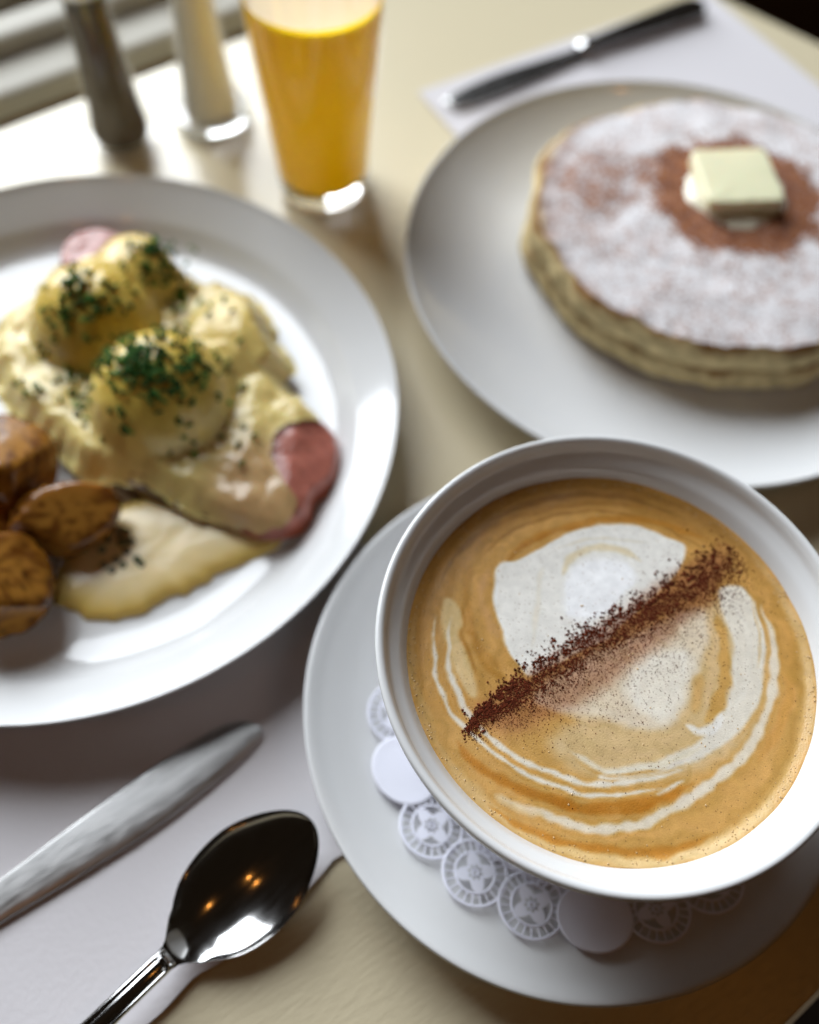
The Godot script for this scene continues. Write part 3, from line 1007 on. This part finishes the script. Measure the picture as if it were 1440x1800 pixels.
func ham_y(p: Vector2) -> float:
	return 0.0222 - 0.35 * maxf(0.0, p.x + 0.045) - 0.25 * maxf(0.0, p.y + 0.168)

func sauce_height(p: Vector2, t: float) -> float:
	var y := 0.0245 + 0.0022 * n2(p.x, p.y, 42.0)
	y = smax(y, 0.020 + dome(p, egg_at[0], 0.0280, 0.0290) + 0.0005 * n2(p.x, p.y, 90.0), 0.007)
	y = smax(y, 0.020 + dome(p, egg_at[1], 0.0265, 0.0262) + 0.0005 * n2(p.x, p.y, 90.0), 0.007)
	y = smax(y, 0.018 + dome(p, Vector2(-0.1190, -0.2640), 0.0210, 0.0230), 0.010)
	y = smax(y, 0.018 + dome(p, Vector2(-0.0740, -0.2370), 0.0210, 0.0140), 0.010)
	y += 0.0005 * n2(p.x + 3.0, p.y, 120.0)
	# thick rounded lip where the sauce ends, lower towards the front right
	var on_ham := smooth(0.032, 0.024, p.distance_to(Vector2(-0.052, -0.180)))
	var low := 0.0135 + 0.004 * n2(p.x, p.y + 5.0, 60.0)
	low = lerpf(low, ham_y(p) + 0.0014, on_ham)
	return lerpf(y, low, smooth(0.80, 1.0, t) * lerpf(0.9, 1.0, on_ham))

func eggs() -> void:
	var e := thing("eggs_benedict", "two poached eggs in hollandaise with chives over ham and muffin", "eggs benedict")
	# muffin halves
	for k in 2:
		var c: Vector2 = [Vector2(-0.096, -0.205), Vector2(-0.126, -0.240)][k]
		var rows := []
		var cols := PackedColorArray()
		for q in [[0.0, 0.0], [0.031, 0.0], [0.034, 0.003], [0.0345, 0.007], [0.033, 0.0105], [0.030, 0.012], [0.0, 0.0125]]:
			var row := PackedVector3Array()
			for j in 48:
				var a := TAU * j / 48
				var rr: float = q[0] * (1.0 + 0.05 * noise_a.get_noise_2d(cos(a) * 2.0 + k * 9.0, sin(a) * 2.0))
				row.append(Vector3(c.x + cos(a) * rr, DISH + q[1] + 0.001 * k, c.y + sin(a) * rr))
				var v := 1.0 + 0.3 * noise_a.get_noise_2d(a * 6.0, q[1] * 400.0)
				cols.append(Color(0.50 * v, 0.30 * v, 0.11 * v))
			rows.append(row)
		obj("muffin", grid(rows, true, false, cols), painted(0.8, 0.3), e)
	# ham slices that stick out from under the sauce
	var hams := [
		[[-72, -200, -56, -206, -40, -206, -31, -201, -27, -191, -28, -179, -35, -169, -37, -160, -45, -153, -58, -153, -68, -160, -76, -175], Vector2(-0.052, -0.180)],
		[[-157, -281, -153, -289, -146, -293, -136, -292, -126, -287, -124, -274, -140, -266, -155, -270], Vector2(-0.140, -0.279)],
		[[-122, -186, -108, -170, -84, -160, -64, -157, -72, -180, -96, -192], Vector2(-0.088, -0.175)],
	]
	for k in 3:
		var ol := catmull(pts(hams[k][0], 0.001), true, 8)
		var cen: Vector2 = hams[k][1]
		var hf := func(p: Vector2, t: float) -> float:
			var y: float = (ham_y(p) if k == 0 else [0.0, 0.022, 0.015][k]) + 0.0009 * n2(p.x, p.y, 70.0)
			return y - 0.0075 * smooth(0.88, 1.0, t)
		var cf := func(p: Vector3, t: float) -> Color:
			var v := 1.0 + 0.35 * n2(p.x, p.z, 160.0)
			var c := Color(0.37 * v, 0.125 * v, 0.09 * v)
			if t > 0.93:
				c = Color(0.30 * v, 0.075 * v, 0.04 * v)
			if k == 2:
				c = Color(0.12 * v, 0.065 * v, 0.02 * v)
			return c
		obj("ham_slice", heap(ol, cen, 24, hf, cf), painted(0.28, 0.5, 0.1), e)
	# hollandaise blanket over eggs and muffin
	var blanket := pts([-109, -281, -97, -272, -84, -271, -70, -265, -61, -250, -57, -240, -50, -230, -53, -221, -45, -212, -37, -203, -44, -198, -51, -194, -53, -183, -47, -171, -41, -163, -47, -154, -56, -152, -70, -156, -84, -160, -98, -168, -110, -169, -123, -170, -137, -182, -153, -193, -168, -210, -176, -226, -174, -244, -166, -258, -158, -276, -146, -286, -132, -291, -120, -289], 0.001)
	var bl := catmull(blanket, true, 8)
	for i in bl.size():
		var q := bl[i]
		bl[i] = q + (q - Vector2(-0.106, -0.22)).normalized() * 0.0016 * n2(q.x, q.y, 150.0)
	var sc := func(p: Vector3, _t: float) -> Color:
		var v := 1.0 + 0.12 * n2(p.x, p.z, 60.0) + 0.10 * n2(p.x + 1.0, p.z, 220.0)
		var g := smooth(0.018, 0.046, p.y)
		var c := Color(0.70, 0.555, 0.215).lerp(Color(0.62, 0.435, 0.08), g)
		# thin glaze over the ham at the front right
		var h := smooth(0.032, 0.012, Vector2(p.x + 0.053, p.z + 0.168).length())
		c = c.lerp(Color(0.42, 0.24, 0.12), h * 0.8)
		return Color(c.r * v, c.g * v, c.b * v)
	var sauce_m := painted(0.24, 0.45, 0.15)
	obj("hollandaise", heap(bl, Vector2(-0.106, -0.220), 70, sauce_height, sc), sauce_m, e)
	# chopped chives, heaped on the eggs
	var ring := TorusMesh.new()
	ring.inner_radius = 0.0005
	ring.outer_radius = 0.0014
	ring.rings = 9
	ring.ring_segments = 5
	var spots := []
	for n in 170:
		spots.append(egg_at[0] + Vector2(0.002 + rng.randfn(0, 0.0100), 0.0045 + rng.randfn(0, 0.0084)))
	for n in 60:
		spots.append(egg_at[0] + Vector2(rng.randfn(0, 0.016), -0.002 + rng.randfn(0, 0.014)))
	for n in 80:
		spots.append(egg_at[1] + Vector2(0.001 + rng.randfn(0, 0.008), 0.007 + rng.randfn(0, 0.0065)))
	for n in 60:
		spots.append(Vector2(-0.108, -0.262) + Vector2(rng.randfn(0, 0.005), rng.randfn(0, 0.007)))
	for n in 40:
		spots.append(Vector2(-0.136, -0.205) + Vector2(rng.randfn(0, 0.010), rng.randfn(0, 0.008)))
	for n in 30:
		spots.append(Vector2(-0.098, -0.232) + Vector2(rng.randfn(0, 0.022), rng.randfn(0, 0.018)))
	var mm := MultiMesh.new()
	mm.transform_format = MultiMesh.TRANSFORM_3D
	mm.use_colors = true
	mm.mesh = ring
	mm.instance_count = spots.size()
	for n in spots.size():
		var p: Vector2 = spots[n]
		var tt := clampf(p.distance_to(Vector2(-0.106, -0.22)) / 0.075, 0.0, 0.8)
		var y := sauce_height(p, tt)
		var bs := Basis.from_euler(Vector3(rng.randf_range(-0.9, 0.9), rng.randf() * TAU, rng.randf_range(-0.9, 0.9))).scaled(Vector3(1, rng.randf_range(1.0, 2.2), 1) * rng.randf_range(0.7, 1.2))
		mm.set_instance_transform(n, Transform3D(bs, Vector3(p.x, y + 0.0008, p.y)))
		var v := rng.randf_range(0.5, 1.5) * (2.0 if rng.randf() < 0.15 else 1.0)
		mm.set_instance_color(n, Color(0.042 * v, 0.115 * v, 0.022 * v))
	var mi := MultiMeshInstance3D.new()
	mi.name = "chopped_chives"
	mi.multimesh = mm
	mi.material_override = painted(0.6, 0.25)
	mi.set_meta("kind", "stuff")
	e.add_child(mi, true)

	# puddle of hollandaise in front of the eggs
	var pol := catmull(pts([-124, -124, -112, -119, -101, -117.5, -90, -123, -79, -130, -64, -141, -46, -153, -50, -164, -75, -170, -95, -170, -113, -162, -121, -148, -126, -135], 0.001), true, 8)
	for i in pol.size():
		var q := pol[i]
		pol[i] = q + (q - Vector2(-0.095, -0.145)).normalized() * 0.0022 * n2(q.x, q.y, 90.0)
	var ph := func(p: Vector2, t: float) -> float:
		return DISH + 0.0040 * sqrt(maxf(0.0, 1.0 - pow(t, 5.0))) + 0.0003 * n2(p.x, p.y, 60.0) * (1.0 - t) + 0.0002
	var pc := func(p: Vector3, t: float) -> Color:
		var v := 1.0 + 0.10 * n2(p.x, p.z, 70.0)
		var c := Color(0.70, 0.54, 0.26).lerp(Color(0.58, 0.39, 0.09), smooth(0.62, 0.98, t))
		return Color(c.r * v, c.g * v, c.b * v)
	var pd := thing("sauce_puddle", "yellow hollandaise puddle on the plate in front of the ham", "sauce")
	obj("hollandaise", heap(pol, Vector2(-0.095, -0.145), 30, ph, pc), sauce_m, pd)
	var few := MultiMesh.new()
	few.transform_format = MultiMesh.TRANSFORM_3D
	few.use_colors = true
	few.mesh = ring
	few.instance_count = 22
	for n in 22:
		var p := Vector2(-0.1045, -0.1450) + Vector2(rng.randfn(0, 0.006), rng.randfn(0, 0.004))
		few.set_instance_transform(n, Transform3D(Basis.from_euler(Vector3(rng.randf() - 0.5, rng.randf() * TAU, 0.2)), Vector3(p.x, DISH + 0.0044, p.y)))
		few.set_instance_color(n, Color(0.03, 0.07, 0.025))
	var fi := MultiMeshInstance3D.new()
	fi.name = "chopped_chives"
	fi.multimesh = few
	fi.material_override = painted(0.4, 0.5)
	fi.set_meta("kind", "stuff")
	pd.add_child(fi, true)

	# roasted potato chunks
	var pot := [
		[Vector3(-0.1225, 0.0215, -0.1500), Vector3(0.0205, 0.0125, 0.0135), 0.45, "golden potato chunk with pale cut top beside the sauce puddle"],
		[Vector3(-0.1385, 0.0225, -0.1215), Vector3(0.0190, 0.0170, 0.0190), 1.2, "large browned potato nearest the front of the plate"],
		[Vector3(-0.1455, 0.0260, -0.1690), Vector3(0.0190, 0.0165, 0.0165), 2.1, "orange brown potato chunk against the hollandaise at the frame edge"],
		[Vector3(-0.1560, 0.0190, -0.1450), Vector3(0.0150, 0.0120, 0.0130), 0.9, "small roasted potato tucked between the two larger browned ones"],
	]
	for k in pot.size():
		var r: Vector3 = pot[k][1]
		var rows := []
		var cols := PackedColorArray()
		for i in 29:
			var th := PI * i / 28
			var row := PackedVector3Array()
			for j in 48:
				var a := TAU * j / 48
				var dir := Vector3(sin(th) * cos(a), cos(th), sin(th) * sin(a))
				var s := 1.0 + 0.13 * noise_a.get_noise_3d(dir.x * 1.3 + k * 7.0, dir.y * 1.3, dir.z * 1.3) + 0.045 * noise_a.get_noise_3d(dir.x * 6.0, dir.y * 6.0 + k, dir.z * 6.0) 
				# knife cuts leave flat faces
				var s0 := s
				var cut_face := 0.0
				for cut in [[Vector3(0.30, 0.88, 0.36).normalized(), 0.56], [Vector3(-0.72, 0.25, 0.65).normalized(), 0.66], [Vector3(0.55, -0.1, -0.83).normalized(), 0.70]]:
					var f: float = dir.dot(cut[0])
					if f * s > cut[1]:
						s = lerpf(s, cut[1] / f, 0.93)
						cut_face = maxf(cut_face, smooth(0.0, 0.12, f * s0 - cut[1]))
				row.append(Vector3(dir.x * r.x, dir.y * r.y, dir.z * r.z) * s)
				var n := noise_a.get_noise_3d(dir.x * 2.6 + k * 3.0, dir.y * 2.6, dir.z * 2.6)
				var fine := noise_a.get_noise_3d(dir.x * 9.0, dir.y * 9.0, dir.z * 9.0 + k)
				var c := Color(0.29, 0.115, 0.014).lerp(Color(0.065, 0.019, 0.004), smooth(-0.30, 0.40, n + 0.12 * fine))
				c = c.lerp(Color(0.36, 0.165, 0.028).lerp(Color(0.14, 0.046, 0.008), smooth(-0.15, 0.45, n + 0.15 * fine)), cut_face * 0.8)
				if fine > 0.44:
					c = c.lerp(Color(0.035, 0.014, 0.006), 0.75)
				cols.append(c)
			rows.append(row)
		var o := obj("roast_potato", grid(rows, true, true, cols), painted(0.24, 0.5, 0.06), self, pot[k][0])
		o.rotation = Vector3(0.1, pot[k][2], 0.08)
		tag(o, pot[k][3], "potato", "roasted potatoes on the left plate")

func pancakes() -> void:
	var c := Vector2(0.1280, -0.3155)
	# sugar and cinnamon on the upper pancake
	var S := 640
	var n1 := noise_bytes(S, 0.012, FastNoiseLite.TYPE_SIMPLEX_SMOOTH, 4, 81)
	var n3 := noise_bytes(S, 0.10, FastNoiseLite.TYPE_SIMPLEX_SMOOTH, 3, 82)
	var n4 := noise_bytes(S, 0.03, FastNoiseLite.TYPE_SIMPLEX_SMOOTH, 3, 83)
	var d := PackedByteArray()
	d.resize(S * S * 3)
	for y in S:
		for x in S:
			var i := y * S + x
			var p := Vector2(x, y) / S * 2.0 - Vector2.ONE
			var pc := p - Vector2(0.06, -0.13)
			var r := p.length()
			var a := n1[i] / 255.0 - 0.5
			var b := n3[i] / 255.0 - 0.5
			var g := n4[i] / 255.0 - 0.5
			# browned crust
			var crust := Vector3(0.30, 0.112, 0.042).lerp(Vector3(0.16, 0.052, 0.022), clampf(0.5 + g * 1.6 + b * 0.8, 0.0, 1.0))
			crust = crust.lerp(Vector3(0.56, 0.40, 0.17), smooth(0.93, 0.985, r + g * 0.05))
			# powdered sugar, thin round the butter and in a patch at the upper left
			var sugar := smooth(0.40, 0.50, pc.length() + a * 0.14 + b * 0.07) * (0.80 + a * 0.55)
			sugar *= 1.0 - 0.62 * smooth(0.36, 0.10, (p - Vector2(-0.62, -0.20)).length() + a * 0.2)
			sugar *= 1.0 - 0.40 * smooth(0.30, 0.05, (p - Vector2(-0.80, 0.10)).length())
			sugar *= 1.0 - 0.75 * smooth(0.88, 0.99, r + b * 0.12 + g * 0.06)
			sugar = clampf(sugar + b * 1.15 + g * 0.30, 0.0, 1.0) if sugar > 0.04 else clampf(b * 0.5, 0.0, 0.2)
			var col := crust.lerp(Vector3(0.82, 0.81, 0.82), clampf(sugar, 0.0, 0.95))
			var q := Color(col.x, col.y, col.z).linear_to_srgb()
			d[i * 3] = int(q.r * 255)
			d[i * 3 + 1] = int(q.g * 255)
			d[i * 3 + 2] = int(q.b * 255)
	var top_t := tex(Image.create_from_data(S, S, false, Image.FORMAT_RGB8, d))
	var pm := mat(Color.WHITE, 0.75, 0.0, 0.3)
	pm.albedo_texture = top_t
	for k in 2:
		var base := 0.0070 + 0.0128 * k
		var th := 0.0136
		var rows := []
		var tops := []
		var uv := PackedVector2Array()
		var cols := PackedColorArray()
		var side := [[0.90, -0.0005], [0.965, 0.0006], [0.992, 0.0035], [1.0, 0.0070], [0.998, 0.0100], [0.985, 0.0128], [0.966, 0.0143], [0.95, 0.0150]]
		for q in side:
			var row := PackedVector3Array()
			for j in 200:
				var a := TAU * j / 200
				var wob := 1.0 + 0.045 * noise_a.get_noise_2d(cos(a) * 1.6 + k * 5.0, sin(a) * 1.6) + 0.014 * noise_a.get_noise_2d(cos(a) * 9.0, sin(a) * 9.0 + k)
				var R: float = 0.0845 * wob * q[0] * (1.0 + 0.012 * k)
				var sag := 0.0012 * noise_a.get_noise_2d(cos(a) * 2.2 + 4.0, sin(a) * 2.2 + k)
				row.append(Vector3(cos(a) * R, base + q[1] * th / 0.0150 + sag + 0.0012 * noise_a.get_noise_2d(a * 14.0, q[1] * 300.0), sin(a) * R * 0.92))
				var v := 1.0 + 0.45 * noise_a.get_noise_2d(a * 14.0, q[1] * 420.0 + k * 3.0)
				var pale := Color(0.60, 0.48, 0.25)
				var brown := Color(0.22, 0.10, 0.025)
				var edge: float = clampf(absf(q[1] - 0.0075) / 0.0075, 0.0, 1.0)
				var cc := pale.lerp(brown, smooth(0.62, 1.0, edge + 0.35 * noise_a.get_noise_2d(a * 4.0, k * 9.0)))
				cols.append(Color(cc.r * v, cc.g * v, cc.b * v))
			rows.append(row)
		for i in 31:
			var t := 1.0 - i / 30.0
			var row := PackedVector3Array()
			for j in 200:
				var e: Vector3 = rows[side.size() - 1][j]
				var x := e.x * t
				var z := e.z * t
				var bulge := 0.0018 * (1.0 - t * t) + 0.0009 * n2(x + k, z, 34.0) * smooth(1.0, 0.85, t) + 0.00018 * n2(x, z, 600.0)
				row.append(Vector3(x, lerpf(base + th, e.y, smooth(0.90, 1.0, t)) + bulge, z))
				uv.append(Vector2(x, z) / (2.0 * 0.0845) + Vector2(0.5, 0.5))
			tops.append(row)
		var o := thing("pancake", ["lower pancake of the stack with pale spongy side", "top pancake dusted with sugar and a brown cinnamon ring"][k], "pancake", Vector3(c.x - 0.001 * (1 - k), 0, c.y + 0.001 * (1 - k)), 0.0, "stacked pancakes")
		obj("side", grid(rows, true, false, cols), painted(0.8, 0.3), o)
		var under := []
		for q in [0.0, 1.0]:
			var row := PackedVector3Array()
			for j in 200:
				var e: Vector3 = rows[0][j]
				row.append(Vector3(e.x * q, e.y, e.z * q))
			under.append(row)
		obj("underside", grid(under, true), mat(lin(0.24, 0.10, 0.03), 0.8), o)
		obj("sugared_top" if k == 1 else "browned_top", grid(tops, true, false, null, uv), pm if k == 1 else mat(lin(0.30, 0.13, 0.04), 0.8), o)
	# butter
	var but := thing("butter_pat", "square pale yellow butter pat melting on the top pancake", "butter", Vector3(0.1318, 0.0352, -0.3290), deg_to_rad(9.0))
	var bm := mat(lin(0.88, 0.83, 0.56), 0.35, 0.0, 0.5)
	bm.subsurf_scatter_enabled = true
	bm.subsurf_scatter_strength = 0.15
	var br := []
	for q in [[0.0, 0.0], [0.96, 0.0], [1.0, 0.0008], [1.0, 0.0050], [0.985, 0.0060], [0.95, 0.0064], [0.0, 0.0066]]:
		var row := PackedVector3Array()
		for j in 64:
			var a := TAU * j / 64
			var ca := cos(a)
			var sa := sin(a)
			var sq := pow(pow(absf(ca), 14.0) + pow(absf(sa), 14.0), -1.0 / 14.0)
			var R: float = 0.0168 * q[0] * sq * (1.0 + 0.02 * noise_a.get_noise_2d(ca * 3.0, sa * 3.0))
			row.append(Vector3(ca * R, 0.0018 + q[1] + 0.0004 * noise_a.get_noise_2d(ca * R * 120.0, sa * R * 120.0), sa * R))
		br.append(row)
	obj("pat", grid(br), bm, but)
	var wm := mat(lin(0.80, 0.76, 0.60), 0.3, 0.0, 0.5)
	var wr := []
	for i in 13:
		var t := i / 12.0
		var row := PackedVector3Array()
		for j in 64:
			var a := TAU * j / 64
			var R := 0.0225 * t * (1.0 + 0.12 * noise_a.get_noise_2d(cos(a) * 1.8, sin(a) * 1.8))
			row.append(Vector3(cos(a) * R + 0.001, 0.0030 * sqrt(maxf(0.0, 1.0 - pow(t, 3.0))) - 0.0008 + 0.0004 * noise_a.get_noise_2d(cos(a) * R * 200.0, sin(a) * R * 200.0), sin(a) * R + 0.0022))
		wr.append(row)
	obj("melted_base", grid(wr, true, true), wm, but)

func clear_glass() -> StandardMaterial3D:
	var m := mat(Color(1, 1, 1, 0.0), 0.02)
	m.refraction_enabled = true
	m.refraction_scale = 0.05
	return m

func thin_glass() -> StandardMaterial3D:
	var m := mat(Color(0.9, 0.95, 0.93, 0.0), 0.02)
	m.transparency = BaseMaterial3D.TRANSPARENCY_ALPHA
	return m

func glassware() -> void:
	var gm := clear_glass()
	var at := Vector3(-0.0530, 0.0004, -0.3545)
	var g := thing("juice_glass", "clear flared tumbler with thick base standing behind the eggs plate", "glass", at)
	var pr := pts([0, 0.6, 14, 0.6, 17, 0.0, 19, 0.2, 20.2, 1.6, 20.8, 4, 21.6, 10.2, 21.2, 10.6, 16, 9.4, 0, 9.0], 0.001)
	obj("thick_base", lathe(catmull(pr, false, 5), 96), gm, g)
	var wall := pts([21.65, 10.8, 26.3, 60, 30.3, 104, 31.7, 119, 31.5, 120.2, 30.8, 120.4, 30.2, 119, 28.9, 104, 28.4, 98], 0.001)
	obj("wall", lathe(catmull(wall, false, 5), 96), thin_glass(), g)
	var jm := mat(lin(1.0, 0.64, 0.002), 0.5, 0.0, 0.2)
	jm.subsurf_scatter_enabled = true
	jm.subsurf_scatter_strength = 0.6
	jm.backlight_enabled = true
	jm.backlight = Color(1.0, 0.90, 0.10)
	var jp := catmull(pts([0, 9.2, 16, 9.6, 20.4, 10.9, 21.4, 15, 25.4, 60, 28.4, 94, 28.5, 94.8, 27.6, 94.4, 20, 94.0, 0, 94.0], 0.001), false, 5)
	var jo := thing("orange_juice", "bright orange juice filling the flared tumbler", "juice", at)
	obj("juice", lathe(jp, 96), jm, jo)
	var fm := mat(lin(0.85, 0.62, 0.30), 0.5)
	obj("froth", lathe(pts([0, 94.4, 12, 94.5, 24, 94.6, 27.4, 95.0, 27.4, 94.2, 0, 94.2], 0.001), 96), fm, jo)
	# shakers
	for k in 2:
		var p: Vector3 = [Vector3(-0.1556, 0.0004, -0.3765), Vector3(-0.1142, 0.0004, -0.3965)][k]
		var s := thing(["pepper_shaker", "salt_shaker"][k], ["glass pepper shaker with dark contents behind the eggs plate", "glass salt shaker with cream contents beside the juice glass"][k], "shaker", p)
		var body := pts([0, 1.2, 14, 1.0, 17.6, 0.4, 18.8, 2, 18.4, 6, 15.6, 18, 12.6, 45, 11.2, 72, 11.0, 84, 10.0, 84.5, 9.2, 83, 9.4, 72, 10.6, 45, 12.6, 20, 13.2, 10, 11.5, 8, 0, 7.6], 0.001)
		obj("glass_body", lathe(catmull(body, false, 4), 10 if k == 0 else 12), thin_glass(), s)
		if k == 1:
			obj("thick_base", lathe(catmull(pts([0, 1.0, 14, 1.0, 17.4, 0.3, 18.6, 2, 18.2, 6, 17.6, 7.6, 0, 7.4], 0.001), false, 4), 48), gm, s)
		var fill := catmull(pts([0, 2.4 if k == 0 else 7.4, 11.8, 2.8 if k == 0 else 7.9, 13.6, 9, 12.3, 20, 10.3, 45, 9.2, 68, 8.6, 72, 0, 72.5], 0.001), false, 4)
		obj("pepper" if k == 0 else "salt", lathe(fill, 32), mat(lin(0.07, 0.045, 0.022), 0.9) if k == 0 else mat(lin(0.80, 0.78, 0.70), 0.9), s)
		var lid := pts([11.6, 78, 12.2, 78, 12.2, 90, 11, 95, 7, 98, 0, 99], 0.001)
		obj("lid", lathe(catmull(lid, false, 4), 48), mat(lin(0.6, 0.6, 0.6), 0.25, 1.0), s)
